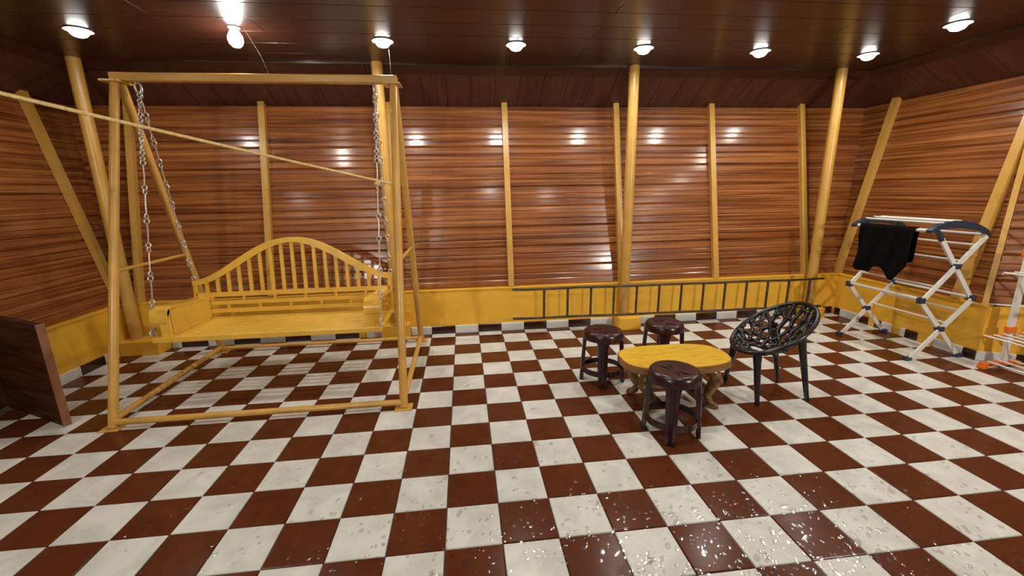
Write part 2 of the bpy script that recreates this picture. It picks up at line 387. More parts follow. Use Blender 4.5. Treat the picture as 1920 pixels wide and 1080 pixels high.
def soff_pt(side, u, s, d=0):
    """s = 0 at the ceiling edge, 1 at the top of the sloping wall"""
    n = -EDGE+(N1+.02+EDGE)*s; z = ZC+(ZW-.02-ZC)*s - d
    if side == 'back': return V(u, YB+n, z)
    if side == 'left': return V(XL-n, u, z)
    return V(XR+n, u, z)
def soffit(side, u0, u1, mat, name):
    SS = 0.2
    mb = MB(); q = [soff_pt(side, u, s, -.06) for u, s in ((u0, 0), (u1, 0), (u1, 1), (u0, 1))]; q2 = [p+V(0, 0, .08) for p in q]
    mb.add(q+q2, [(0,1,2,3),(7,6,5,4),(0,4,5,1),(1,5,6,2),(2,6,7,3),(3,7,4,0)])
    so = structure(mb, name, 'backing', 'dark sloping soffit boards between ceiling and %s wall' % side, 'soffit')
    u = u0
    while u < u1-.05:
        v = min(u+0.98, u1); mb = MB(); a, b = u+.008, v-.008
        q = [soff_pt(side, x, s) for x, s in ((a, SS), (b, SS), (b, 1), (a, 1))]; q2 = [p+V(0, 0, .05) for p in q]
        mb.add(q+q2, [(0,1,2,3),(7,6,5,4),(0,4,5,1),(1,5,6,2),(2,6,7,3),(3,7,4,0)]); mb.build('soffit_board', mat, so); u = v
    u = u0
    while u < u1-.05:                          # cover strip along the ceiling edge
        v = min(u+9.8, u1); mb = MB()
        q = [soff_pt(side, x, s, .035) for x, s in ((u+.01, 0), (v-.01, 0), (v-.01, SS), (u+.01, SS))]; q2 = [p+V(0, 0, .09) for p in q]
        mb.add(q+q2, [(0,1,2,3),(7,6,5,4),(0,4,5,1),(1,5,6,2),(2,6,7,3),(3,7,4,0)]); mb.build('cover_strip', 'ceil', so); u = v
    return so
sb_ = soffit('back', xa, xb, 'soff_b', 'trim_4'); sl_ = soffit('left', -9.0, yb, 'soff_s', 'trim_5'); sr_ = soffit('right', YK, yb, 'soff_s', 'trim_6')
so7 = None; u = 0.0
while u < TL-.05:                              # soffit over the turned wall
    v = min(u+.98, TL); mb = MB(); q = []
    for uu, s_ in ((u, 0.0), (v, 0.0), (v, 1.0), (u, 1.0)):
        n_ = -EDGE+(N1+.02+EDGE)*s_; p = V(XR, YK, 0)+KD*(max(uu+.005, TK*max(n_, 0)))-KN*n_; q.append(V(p.x, p.y, ZC+(ZW-.02-ZC)*s_))
    mb.add(q+[p+V(0, 0, .05) for p in q], [(0,1,2,3),(7,6,5,4),(0,4,5,1),(1,5,6,2),(2,6,7,3),(3,7,4,0)])
    if so7 is None: so7 = structure(mb, 'trim_7', 'soff_s', 'dark sloping soffit boards over the turned end of the right wall', 'soffit')
    else: mb.build('soffit_board', 'soff_s', so7)
    u = v
for par, sx, xe, m1 in ((sb_, -1, xa, 'soff_b'), (sb_, 1, xb, 'soff_b')):     # mitred corners
    c0 = V(xe, yb, ZC); side = 'left' if sx < 0 else 'right'
    cw = V((XL-N1-.02) if sx < 0 else (XR+N1+.02), YB+N1+.02, ZW-.02)
    for p1, mm in ((soff_pt('back', xe, 1), 'soff_b'), (soff_pt(side, yb, 1), 'soff_s')):
        mb = MB(); q = [c0, p1, cw]; mb.add(q+[p+V(0, 0, .05) for p in q], [(0,1,2),(5,4,3),(0,3,4,1),(1,4,5,2),(2,5,3,0)]); mb.build('corner_board', mm, par)

# ------------------------------------------------------------------ skirting tiles
def skirting(name, pieces, frame):
    """pieces: (u0, u1, dark) along the wall; frame(u, d, z) -> point"""
    mb = MB()
    for a, b, _ in pieces:
        q = [frame(u, d, z) for u in (a, b) for d, z in ((0, 0), (.02, 0), (.02, .30), (0, .30))]
        mb.add(q, [(0,1,2,3),(7,6,5,4),(0,4,5,1),(1,5,6,2),(2,6,7,3),(3,7,4,0)])
    st = structure(mb, name, 'grout', 'row of cream and dark brown skirting tiles, '+name[10:], 'skirting')
    for a, b, dk in pieces:
        mb = MB(); a += .008; b -= .008
        q = [frame(u, d, z) for u in (a, b) for d, z in ((0, 0.004), (.05, 0.004), (.05, .325), (.035, .34), (0, .34))]
        mb.add(q, [(0,1,2,3,4),(9,8,7,6,5)]+[(k, (k+1) % 5, 5+(k+1) % 5, 5+k) for k in range(5)]); mb.build('tile', 'skb' if dk else 'skw', st)
pl_b = [(-13.8, -12.35), (-4.05, -2.86), (6.0, 7.02), (15.0, 15.95)]
def clip(pieces, gaps):
    out = []
    for a, b, d in pieces:
        segs = [(a, b)]
        for g0, g1 in gaps:
            ns = []
            for s, t in segs:
                if g1 <= s or g0 >= t: ns.append((s, t))
                else:
                    if s < g0-.05: ns.append((s, g0))
                    if t > g1+.05: ns.append((g1, t))
            segs = ns
        out += [(s, t, d) for s, t in segs]
    return out
skirting('baseboard_back', clip([(max(i, XL), min(i+1, XR-.06), i % 2 == 0) for i in range(-14, 17)], pl_b+[(-5.05, -4.75)]), lambda u, d, z: V(u, YB-d, z))
skirting('baseboard_left', clip([(j, min(j+1, 8.4), j % 2 == 1) for j in range(-11, 9)], [(OP0, OP1)]), lambda u, d, z: V(XL+d, u, z))
skirting('baseboard_right', clip([(max(j, YK), min(j+1, 9.3), j % 2 == 1) for j in range(3, 10)], [(4.95, 5.55), (6.2, 6.55), (7.3, 7.6)]), lambda u, d, z: V(XR-d, u, z))
skirting('baseboard_turn', [(k, k+1, k % 2 == 1) for k in range(0, 5)], lambda u, d, z: V(XR, YK, z)+KD*u+KN*d)

# ------------------------------------------------------------------ round posts on painted plinths
def post(x, y, pl, label, pw=None):
    t = thing('post', label, 'post', (x, y, 0), group='yellow ceiling posts')
    z0 = 0.0
    if pl:
        MB().cbox((pl[0], pl[2], 0), (pl[1], YB-.005, pl[3]), .02).build('plinth', 'yellow', t); z0 = pl[3]
    MB().tube([(x, y, z0), (x, y, ZC)], 0.205, 20).build('pipe', 'ypipe', t, smooth=40)
    MB().lathe([(0, z0), (.3, z0), (.3, z0+.04), (0, z0+.04)], (x, y, 0), 20).build('foot_flange', 'ypipe', t)
    return t
post(-13.45, 9.22, (-13.78, -12.40, 8.72, .56), 'round yellow post in the left corner behind the swing frame')
post(-3.38, 9.25, (-4.03, -2.88, 8.97, .62), 'round yellow post rising right behind the right end of the swing')
post(6.46, 9.25, (6.05, 7.0, 8.60, .55), 'round yellow post behind the middle of the black ladder')
post(15.4, 9.25, (15.05, 15.9, 8.80, .47), 'round yellow post at the right end of the black ladder')
tpost = thing('post', 'round yellow post on the left wall that carries the straw rope', 'post', (XL+.3, 0.2, 0), group='yellow ceiling posts')
MB().tube([(XL+.3, .2, 0), (XL+.3, .2, ZC)], 0.205, 20).build('pipe', 'ypipe', tpost, smooth=40)

# ------------------------------------------------------------------ lamps
def area(parent, loc, size, power, col, direction, name='lamp_light', shape='DISK', spread=math.pi):
    ld = bpy.data.lights.new(name, 'AREA'); ld.shape = shape; ld.size = size; ld.energy = power; ld.color = col; ld.spread = spread
    ob = bpy.data.objects.new(name, ld); COL.objects.link(ob); ob.parent = parent
    ob.location = (Vector(loc)-Vector(ORIG[parent]))*U; ob.rotation_euler = Vector(direction).to_track_quat('-Z', 'Y').to_euler(); return ob
mb_t = MB().lathe([(.24, 0), (.30, -.004), (.33, -.02), (.335, -.03), (.32, -.03), (.25, -.022), (.24, 0)], (0, 0, 0), 28).mesh('trim_ring', 'trim', smooth=50)
mb_l = MB().lathe([(0, -.20), (.08, -.195), (.16, -.165), (.215, -.10), (.24, -.02), (.245, .0)], (0, 0, 0), 28).mesh('lens', 'lens', smooth=60)
def downlight(x, y, label, group='recessed ceiling lamps', power=P_DOWN*1.25):
    t = thing('downlight', label, 'ceiling lamp', (x, y, ZC), group=group)
    link('trim_ring', mb_t, t); link('lens', mb_l, t)
    if x > 12: power *= .68        # the lamps along the two side walls burn weaker
    if x < -10: power *= .6
    area(t, (x, y, ZC-.22), .09, power, C_DOWN, (0, 0, -1)); return t
downlight(-11.1, 6.5, 'lit recessed ceiling lamp in the left corner, above the left corner post')
downlight(-2.74, 6.9, 'lit recessed ceiling lamp above the right end of the swing beam')
downlight(1.5, 7.0, 'lit recessed ceiling lamp between the swing and the middle post')
downlight(5.9, 7.1, 'lit recessed ceiling lamp just above the middle post')
downlight(10.25, 7.2, 'lit recessed ceiling lamp right of the middle post, left of the right hand post')
downlight(14.64, 7.35, 'lit recessed ceiling lamp nearest the back right corner')
downlight(14.6, 4.4, 'lit recessed ceiling lamp over the right side, rightmost and highest in the picture')
for x, y in ((14.6, 1.5), (14.5, -1.6), (14.5, -4.6), (5.7, -1.6), (-3.0, -1.6), (-11.7, -1.5), (1.45, -.2), (-3, -8.5)):
    downlight(x, y, 'recessed ceiling lamp of the rows behind the camera', 'ceiling lamps outside the picture', P_DOWN*.85)
# bare bulb on a short holder
bx, by = -6.70, 6.0
t = thing('pendant_bulb', 'bare bright bulb hanging under the ceiling above the left half of the swing', 'bulb', (bx, by, ZC))
MB().lathe([(0, 0), (.16, 0), (.16, -.03), (.10, -.05), (0, -.05)], (bx, by, ZC), 20).build('holder', 'trim', t, smooth=40)
MB().lathe([(0, -.04), (.09, -.06), (.13, -.13), (.19, -.25), (.20, -.34), (.17, -.45), (.10, -.52), (0, -.54)], (bx, by, ZC), 24).build('glass_bulb', 'bulb', t, smooth=60)
pl = bpy.data.lights.new('bulb_light', 'POINT'); pl.energy = P_BULB; pl.shadow_soft_size = 0.045; pl.color = C_DOWN
ob = bpy.data.objects.new('bulb_light', pl); COL.objects.link(ob); ob.parent = t; ob.location = (0, 0, -.75*U)
solo(MB().tube([(bx+.25, by, ZC-.01), (bx+.42, by+.05, ZC-.35), (bx+.60, by+.1, ZC-.75), (bx+.72, by+.15, ZC-1.2)], .006, 6), 'loose_wire', 'cable', (bx+.25, by, ZC-.01), 'thin loose wire drooping from the ceiling beside the bare bulb', 'wire')
solo(MB().tube([(-2.6, 7.0, ZC-.02), (-2.58, 7.05, ZC-.5), (-2.6, 7.1, ZC-1.2)], .004, 6), 'loose_wire', 'cable', (-2.6, 7.0, ZC-.02), 'thin loose wire dangling from the lamp above the right swing leg', 'wire')
# two flood lamps on the wall behind the camera
for x, z, who, pw_ in ((-9.0, 8.2, 'left', .62), (13.8, 8.2, 'right', 1.15)):
    t = thing('flood_lamp', 'square flood lamp on the %s part of the wall behind the camera' % who, 'flood lamp', (x, YF, z), group='flood lamps outside the picture')
    MB().cbox((x-.55, YF, z-.5), (x+.55, YF+.22, z+.5), .05).build('housing', 'alu', t)
    MB().box((x-.45, YF+.22, z-.4), (x+.45, YF+.24, z+.4)).build('lens', 'flood', t)
    area(t, (x, YF+.27, z), .13, P_FLOOD*pw_, C_FLOOD, (0, 1, -.22), shape='SQUARE')

# ------------------------------------------------------------------ swing frame
SY0, SY1, SYB, SZB = 3.1, 8.66, 5.85, 9.15
SXL, SXR = -9.93, -2.36
t = thing('swing_stand', 'tall yellow steel A-shaped stand of the swing on the left', 'swing stand', ((SXL+SXR)/2, SYB, 0))
MB().cbox((SXL-.12, SYB-.13, SZB), (SXR+.12, SYB+.13, SZB+.22), .03).build('top_beam', 'yswing', t)
for x in (SXL, SXR):
    sgn = -1 if x == SXL else 1
    MB().cbox((x-.28, SYB-.3, SZB-.05), (x+.22, SYB+.3, SZB), .01).build('cap_plate', 'yswing', t)
    tl = V(x, SYB-.1, SZB-.03); tr = V(x, SYB+.12, SZB-.03)
    fl_ = V(x+.0, SY0, .03); bl_ = V(x-.12*(1 if x == SXL else .2), SY1, .03)
    MB().tube([fl_, tl], .115, 14).build('leg', 'yswing', t, smooth=40)
    MB().tube([bl_, tr], .115, 14).build('leg', 'yswing', t, smooth=40)
    for p in (fl_, bl_):
        MB().cbox((p.x-.24, p.y-.2, 0), (p.x+.24, p.y+.2, .035), .008).build('foot_plate', 'yswing', t)
    k = .44
    MB().tube([lerp(fl_, tl, k), lerp(bl_, tr, k)], .05, 10).build('side_brace', 'yswing', t, smooth=40)
    MB().tube([V(fl_.x, fl_.y, .22), V(bl_.x, bl_.y, .22)], .085, 12).build('side_rail', 'yswing', t, smooth=40)
MB().tube([(SXL, SY0+.02, .17), (SXR, SY0+.02, .17)], .085, 12).build('front_rail', 'yswing', t, smooth=40)
MB().tube([(SXL-.12, SY1-.05, .17), (SXR, SY1-.05, .17)], .075, 12).build('rear_rail', 'yswing', t, smooth=40)
for x in (-9.42, -2.93):
    MB().tube([V(x, SYB+.13*math.cos(a), SZB-.16+.15*math.sin(a)) for a in [k*math.pi/8 for k in range(16)]], .035, 8, closed=True).build('beam_ring', 'chrome', t, smooth=60)

# ------------------------------------------------------------------ swing bench
BX0, BX1, BY0, BY1, BZ = -9.66, -3.10, 4.68, 6.95, 1.96
bn = thing('swing_bench', 'yellow slatted swing bench with arched spindle back hanging on chains', 'swing bench', ((BX0+BX1)/2, (BY0+BY1)/2, 1.8))
def slope(y): return BZ-.06*(y-BY0)/(BY1-BY0)
MB().cbox((BX0, BY0-.02, BZ-.17), (BX1, BY0+.10, BZ+.0), .025).build('front_rail', 'ybench', bn)
MB().cbox((BX0, BY1-.10, BZ-.22), (BX1, BY1+.02, BZ-.05), .025).build('rear_rail', 'ybench', bn)
for x in (BX0+.03, (BX0+BX1)/2-.06, BX1-.15):
    MB().cbox((x, BY0+.1, BZ-.19), (x+.12, BY1-.1, BZ-.06), .02).build('cross_rail', 'ybench', bn)
NSL = 9
sd = (BY1-BY0-.3)/NSL
for k in range(NSL):
    y = BY0+.13+k*sd
    MB().cbox((BX0+.05, y, slope(y)-.09), (BX1-.05, y+sd-.10, slope(y)), .025).build('seat_slat', 'ybench', bn)
# back: leans a little
def bp(x, z, d=0): return V(x, BY1-.05+.10*(z-BZ)+d, z)
def arch(x):
    s = (x-BX0)/(BX1-BX0)*2-1; c = .5+.5*math.cos(math.pi*min(1, abs(s)/.99)); return 3.14+1.36*(c**.86)
def strip(pts_lo, pts_hi, d0, d1):
    mb = MB(); n = len(pts_lo); vs = []
    for (x, z0), (_, z1) in zip(pts_lo, pts_hi): vs += [bp(x, z0, d0), bp(x, z1, d0), bp(x, z1, d1), bp(x, z0, d1)]
    fs = [(0, 1, 2, 3), tuple(4*(n-1)+k for k in (3, 2, 1, 0))]
    for i in range(n-1):
        for k in range(4): fs.append((4*i+k, 4*i+(k+1) % 4, 4*i+4+(k+1) % 4, 4*i+4+k))
    return mb.add(vs, fs)
xs = [BX0-.02+(BX1-BX0+.04)*k/60 for k in range(61)]
strip([(x, arch(x)-.10-.055*abs(math.sin(math.pi*((x-BX0)/(BX1-BX0)*2-1)))) for x in xs], [(x, arch(x)+.05+.055*abs(math.sin(math.pi*((x-BX0)/(BX1-BX0)*2-1)))) for x in xs], -.06, .09).build('arched_top_rail', 'ybench', bn, smooth=40)
for z0, z1 in ((2.06, 2.20), (2.34, 2.47), (2.61, 2.76)):
    strip([(BX0+.06, z0), (BX1-.06, z0)], [(BX0+.06, z1), (BX1-.06, z1)], -.05, .06).build('back_rail', 'ybench', bn)
for x in (BX0+.06, BX1-.06):
    strip([(x-.07, BZ-.2), (x+.07, BZ-.2)], [(x-.07, arch(x)), (x+.07, arch(x))], -.05, .08).build('back_post', 'ybench', bn)
NS = 17
for k in range(NS):
    x = BX0+.06+(BX1-BX0-.12)*(k+1)/(NS+1)
    strip([(x-.055, 2.76), (x+.055, 2.76)], [(x-.055, arch(x)-.04), (x+.055, arch(x)-.04)], -.03, .04).build('spindle', 'ybench', bn)
for row, (z0, z1) in enumerate(((2.20, 2.34), (2.47, 2.61))):
    for k in range(6):
        x = BX0+.55+(k+(.5 if row == 0 else 0))*1.02
        strip([(x-.045, z0), (x+.045, z0)], [(x-.045, z1), (x+.045, z1)], -.03, .04).build('spacer_block', 'ybench', bn)
for sx, x0 in ((-1, BX0), (1, BX1)):               # arms: flat top board curling down in front, inner panel, front post with a slot
    xi = x0+(.50 if sx < 0 else -.50); xa_, xb_ = min(x0, xi), max(x0, xi)
    a = MB(); prof = [(BY1, 2.62), (BY0+.55, 2.80), (BY0+.32, 2.82), (BY0+.15, 2.76), (BY0+.05, 2.62), (BY0+.02, 2.42)]
    vs = []; n = len(prof)
    for y, z in prof: vs += [V(xa_, y, z), V(xb_, y, z), V(xb_, y+.05*(z < 2.78), z-.07), V(xa_, y+.05*(z < 2.78), z-.07)]
    fs = [(0, 1, 2, 3), tuple(4*(n-1)+k for k in (3, 2, 1, 0))]
    for i in range(n-1):
        for k in range(4): fs.append((4*i+k, 4*i+(k+1) % 4, 4*i+4+(k+1) % 4, 4*i+4+k))
    a.add(vs, fs).build('arm_top', 'ybench', bn, smooth=50)
    ix = xi-.05 if sx < 0 else xi
    MB().prism([(BY0+.18, BZ), (BY1-.1, BZ-.06), (BY1-.1, 2.56), (BY0+.5, 2.73), (BY0+.18, 2.70)], ix, ix+.05, lambda u, v, h: V(h, u, v)).build('arm_panel', 'ybench', bn)
    fpx = (xi-.26, xi) if sx < 0 else (xi, xi+.26)
    fp = MB(); fp.box((fpx[0], BY0+.08, BZ-.02), (fpx[0]+.07, BY0+.2, 2.76)); fp.box((fpx[1]-.07, BY0+.08, BZ-.02), (fpx[1], BY0+.2, 2.76)); fp.box((fpx[0]+.07, BY0+.08, BZ-.02), (fpx[1]-.07, BY0+.2, 2.34)); fp.box((fpx[0]+.07, BY0+.08, 2.68), (fpx[1]-.07, BY0+.2, 2.76))
    fp.build('arm_front_post', 'ybench', bn)
    xo = x0+.02 if sx < 0 else x0-.02
    MB().tube([V(xo-.03*sx*0+sx*-.0, BY0+.06+.11*math.cos(q), BZ+.12+.11*math.sin(q)) for q in [k*math.pi/7 for k in range(14)]], .03, 8, closed=True).build('hanging_ring', 'chrome', bn, smooth=60)
# chains: long twisted rods with hooked eyes
def chain(p, q, n, first):
    p, q = Vector(p), Vector(q); c = None
    d = (q-p).normalized(); side = d.cross(V(1, 0, 0)).normalized(); oth = d.cross(side)
    ch = None
    for k in range(n):
        a, b = lerp(p, q, k/n), lerp(p, q, (k+1)/n); L = (b-a).length; r = min(.066, L*.2)
        e1 = side if k % 2 else oth
        pts = [a+d*r*.0+e1*0]
        loop = [a+d*(r-r*math.cos(w_))+e1*r*math.sin(w_) for w_ in [math.pi*2*i/10 for i in range(10)]]
        loop2 = [b-d*(r-r*math.cos(w_))-e1*r*math.sin(w_) for w_ in [math.pi*2*i/10 for i in range(10)]]
        mb = MB(); mb.tube(loop, .022, 6, closed=True); mb.tube(loop2, .022, 6, closed=True)
        mid = (a+b)/2+e1*.012*(1 if k % 2 else -1)
        mb.tube([a+d*2*r*.95, mid, b-d*2*r*.95], .021, 6)
        if ch is None:
            ch = mb.build('chain', 'chrome', bn, smooth=60)
        else: mb.build('link', 'chrome', ch, smooth=60)
    return ch
for hx, cx0 in ((-9.42, BX0+.02), (-2.93, BX1-.02)):
    top = V(hx, SYB, SZB-.30)
    chain(top, V(hx*.75+cx0*.25, lerp((0, SYB, 0), (0, BY0+.1, 0), .3).y, 7.0), 7, True)
    chain(V(hx*.75+cx0*.25, lerp((0, SYB, 0), (0, BY0+.1, 0), .3).y, 7.0), V(cx0, BY0+.12, 2.10), 6, False)
    chain(top, V(cx0, BY1+.1, 3.2), 9, False)

# ------------------------------------------------------------------ rope
r0 = V(-2.35, 5.0, 6.2); r1 = V(-9.49, 2.0, 8.09); far = r0+(r1-r0)*((XL+.3-r0.x)/(r1.x-r0.x))
rp = thing('rope', 'straw coloured rope stretched from the left past the swing frame', 'rope', tuple(far))
MB().tube([lerp(far, r0, k/24)+V(0, 0, -.05*math.sin(math.pi*k/24)) for k in range(25)], [.050-.022*k/24 for k in range(25)], 8).build('cord', 'rope', rp, smooth=60)
kp = lerp(r0, r1, .074)
MB().tube([kp+V(.0, 0, -.03), kp+V(-.05, -.02, -.08), kp+V(.04, .02, -.13), kp+V(-.01, 0, -.17)], [.04, .06, .05, .02], 8).build('knot', 'rope', rp, smooth=60)

# ------------------------------------------------------------------ ladder lying on its side on the plinths
LY = 8.96
ld = thing('ladder', 'long dark weathered ladder lying on its side against the yellow wall', 'ladder', (8.6, LY, .6))
zlo = lambda x: .665-.009*(x-1.46); zhi = lambda x: 1.93-.007*(x-1.46)
LYf = lambda x: 8.96
for zf in (zlo, zhi):
    MB().tube([V(x, LYf(x)+.012*math.sin(x*2.1), zf(x)+.008*math.sin(x*1.7)) for x in [1.46+14.3*k/40 for k in range(41)]], [.050+.005*math.sin(k*1.3) for k in range(41)], 8).build('rail', 'ladder', ld, smooth=60)
for k in range(13):
    x = 2.80+(15.05-2.80)*k/12
    MB().tube([V(x, LYf(x), zlo(x)), V(x+.012, LYf(x), zhi(x))], .052, 8).build('rung', 'ladder', ld, smooth=60)

# ------------------------------------------------------------------ stools
def make_stool(loc, rz, label):
    H, R = 1.70, .60
    t = thing('plastic_stool', label, 'stool', loc, rz, 'maroon plastic stools', local=True)
    # seat: dished disc with raised rim
    mb = MB(); seg = 48; prof = [(0, -.03), (.12, -.035), (.3, -.03), (.42, -.012), (.50, 0), (.56, -.012), (.60, -.06), (.625, -.16), (.63, -.26), (.605, -.26), (.59, -.15), (.54, -.07), (.3, -.075), (0, -.075)]
    mb.lathe([(r, H+z) for r, z in prof], seg=seg); mb.build('seat', 'stool', t, smooth=45)
    for k in range(4):        # embossed bow ribs
        a = math.radians(20+[0, 40, 180, 220][k])
        d = V(math.cos(a), math.sin(a), 0); n = V(-d.y, d.x, 0)
        MB().tube([d*.10+V(0, 0, H-.035), d*.25+n*.02+V(0, 0, H-.022), d*.42+n*.03*(1 if k % 2 else -1)+V(0, 0, H-.015)], [.012, .026, .012], 8).build('emboss_rib', 'stool', t, smooth=60)
    for k in range(4):
        a = k*math.pi/2; d = V(math.cos(a), math.sin(a), 0); n = V(-d.y, d.x, 0)
        lv = [(.585, H-.10, .27), (.60, H-.26, .20), (.615, H-.45, .165), (.64, .8, .15), (.67, .35, .14), (.69, 0, .13)]
        vs = []; fs = []
        for r, z, w in lv:
            o = d*r+V(0, 0, z)
            for q, dep in ((-1, -.10), (-.92, .0), (-.35, .02), (-.28, -.015), (.28, -.015), (.35, .02), (.92, 0), (1, -.10)): vs.append(o+n*q*w+d*dep)
            for q, dep in ((.8, -.10), (.75, -.04), (-.75, -.04), (-.8, -.10)): vs.append(o+n*q*w+d*dep)
        m_ = 12
        for i in range(len(lv)-1):
            for q in range(m_): fs.append((i*m_+q, i*m_+(q+1) % m_, (i+1)*m_+(q+1) % m_, (i+1)*m_+q))
        fs.append(tuple(range((len(lv)-1)*m_, len(lv)*m_)))
        MB().add(vs, fs).build('leg', 'stool', t, smooth=35)
    MB().lathe([(.60, .34), (.635, .34), (.625, .50), (.59, .50), (.60, .34)], seg=40).build('foot_ring', 'stool', t, smooth=40)
    return t
s1 = make_stool((4.50, .90, 0), math.radians(-118), 'maroon plastic stool nearest the camera, in front of the yellow table')
copy_thing(s1, (3.76, 4.06, 0), math.radians(-107), 'maroon plastic stool left of the yellow table, foot ring fully in view')
copy_thing(s1, (5.98, 4.5, 0), math.radians(-113), 'maroon plastic stool behind the yellow table, its feet hidden by the table')

# ------------------------------------------------------------------ low table
TX, TY, TZ = 5.25, 2.40, 1.40
tb = thing('coffee_table', 'low table with rounded yellow top and carved brown legs among the stools', 'table', (TX, TY, 0))
def oval(sx, sy, n=48, p=3.0):
    out = []
    for k in range(n):
        a = 2*math.pi*k/n; c, s = math.cos(a), math.sin(a)
        out.append((TX+sx*math.copysign(abs(c)**(2/p), c)+0.0, TY+sy*math.copysign(abs(s)**(2/p), s)))
    return out
MB().prism(oval(1.53, .86), TZ-.20, TZ-.012, lambda u, v, h: V(u, v, h)).build('edge_band', 'tedge', tb, smooth=40)
MB().prism(oval(1.50, .83), TZ-.015, TZ, lambda u, v, h: V(u, v, h)).build('top_panel', 'ttop', tb, smooth=40)
MB().cbox((TX-1.0, TY-.42, TZ-.36), (TX+1.0, TY+.42, TZ-.2), .03).build('apron', 'tleg', tb)
for sx in (-1, 1):
    for sy in (-1, 1):
        pts = [(.80, .36, TZ-.3), (.98, .44, TZ-.42), (1.02, .48, TZ-.62), (.90, .46, TZ-.85), (.80, .46, TZ-1.05), (.86, .52, .16), (1.0, .60, .07), (1.06, .62, .10)]
        MB().tube([V(TX+sx*a, TY+sy*b, z) for a, b, z in pts], [.15, .18, .17, .14, .115, .105, .11, .07], 10).build('leg', 'tleg', tb, smooth=60)
        q = V(TX+sx*1.08, TY+sy*.5, TZ-.66)
        MB().tube([q+V(sx*.10*math.cos(a)*(1-a/9), 0, .12*math.sin(a)*(1-a/9)) for a in [k*.5 for k in range(13)]], .06, 8).build('scroll', 'tleg', tb, smooth=60)
    MB().cbox((TX+sx*.86-.07, TY-.45, .42), (TX+sx*.86+.07, TY+.45, .56), .02).build('end_stretcher', 'tleg', tb)
MB().cbox((TX-.86, TY-.08, .44), (TX+.86, TY+.08, .54), .02).build('stretcher', 'tleg', tb)

# ------------------------------------------------------------------ black chair with branching cut-outs
def make_chair(loc, rz, label):
    t = thing('plastic_chair', label, 'chair', loc, rz, local=True)
    # local: front is -x.  rim is a tilted ring; the shell hangs below it
    XF, XBk, ZF, ZB, RY = -1.025, 1.025, 1.42, 2.64, .97
    def shell(u, v, off=0):
        r = math.hypot(u, v); r = min(r, 1.0)
        x = (XF+XBk)/2+u*(XBk-XF)/2; y = v*RY
        s = (u+1)/2
        zr = ZF+(ZB-ZF)*(s**1.13)
        if r > 0: pass
        d = (1-r**2.4)*(.16+.74*s**.8) 
        x2 = x-.22*(1-r**2)*s
        return V(x2, y*(1-.0*s), zr-d-off)
    pts = []
    rnd = random.Random(11)
    tries = 0
    while len(pts) < 95 and tries < 20000:
        tries += 1
        a = rnd.uniform(-1.25, 1.25); b = rnd.uniform(-1.25, 1.25)
        if math.hypot(a, b) > 1.22: continue
        if all((a-c)**2+(b-d)**2 > .205**2 for c, d in pts): pts.append((a, b))
    from mathutils.geometry import delaunay_2d_cdt
    res = delaunay_2d_cdt([Vector(p) for p in pts], [], [], 0, 1e-6)
    vv, ff = res[0], res[2]
    cc = []
    for f in ff:
        A, B, Cc = (vv[i] for i in f); D = 2*(A.x*(B.y-Cc.y)+B.x*(Cc.y-A.y)+Cc.x*(A.y-B.y))
        if abs(D) < 1e-9: cc.append((A+B+Cc)/3); continue
        a2, b2, c2 = A.length_squared, B.length_squared, Cc.length_squared
        cc.append(Vector(((a2*(B.y-Cc.y)+b2*(Cc.y-A.y)+c2*(A.y-B.y))/D, (a2*(Cc.x-B.x)+b2*(A.x-Cc.x)+c2*(B.x-A.x))/D)))
    edges = {}
    for fi, f in enumerate(ff):
        for k in range(3):
            e_ = tuple(sorted((f[k], f[(k+1) % 3]))); edges.setdefault(e_, []).append(fi)
    mb = MB()
    for e_, fs in edges.items():
        if len(fs) != 2: continue
        p, q = cc[fs[0]], cc[fs[1]]
        if p.length > 1 and q.length > 1: continue
        def inside(a, b):
            if a.length <= 1: return a
            lo, hi = 0.0, 1.0
            for _ in range(20):
                m_ = (lo+hi)/2
                if (b+(a-b)*m_).length <= .985: lo = m_
                else: hi = m_
            return b+(a-b)*lo
        p2, q2 = inside(p, q), inside(q, p)
        # keep a larger opening in the middle of the seat
        hole = lambda w_: ((w_.x+.30)/.20)**2+((w_.y+.0)/.34)**2 < 1
        if hole(p2) or hole(q2) or hole((p2+q2)/2): continue
        if (p2-q2).length < .02: continue
        n = 4; mb.tube([shell(*(p2+(q2-p2)*k/n)) for k in range(n+1)], [.085, .066, .060, .066, .085], 6)
    shell_o = mb.build('branching_shell', 'chair', t, smooth=60)
    mb = MB(); mb.tube([shell(-.30+.22*math.cos(a), .36*math.sin(a)) for a in [2*math.pi*k/24 for k in range(24)]], .05, 6, closed=True)
    mb.build('seat_opening_ring', 'chair', t, smooth=60)
    rim = [shell(math.cos(a), math.sin(a)) for a in [2*math.pi*k/56 for k in range(56)]]
    MB().tube(rim, .062, 8, closed=True).build('rim', 'chair', t, smooth=60)
    # solid front seat band and under frame
    mb = MB(); vs = []; fs = []
    A = [math.pi*.62+ (math.pi*.76)*k/20 for k in range(21)]
    for a in A:
        for r in (.995, .93, .84, .74): vs.append(shell(r*math.cos(a), r*math.sin(a), -.005))
    for k in range(20):
        for r in range(3): fs.append((4*k+r, 4*k+4+r, 4*k+5+r, 4*k+1+r))
    mb.add(vs+[v-V(0, 0, .06) for v in vs], fs+[tuple(len(vs)+i for i in f[::-1]) for f in fs]); mb.build('front_lip', 'chair', t, smooth=60)
    for sx, sy, fx, fy in ((-1, -1, -.77, -.72), (-1, 1, -.77, .80), (1, -1, .80, -.66), (1, 1, .84, .54)):
        up = shell(.50 if sx > 0 else -.74, sy*(.56 if sx > 0 else .50)); ft = V(fx, fy, 0)
        MB().tube([up, lerp(up, ft, .2), lerp(up, ft, .6), ft], [.13, .10, .08, .058], 10).build('leg', 'chair', t, smooth=60)
    return t
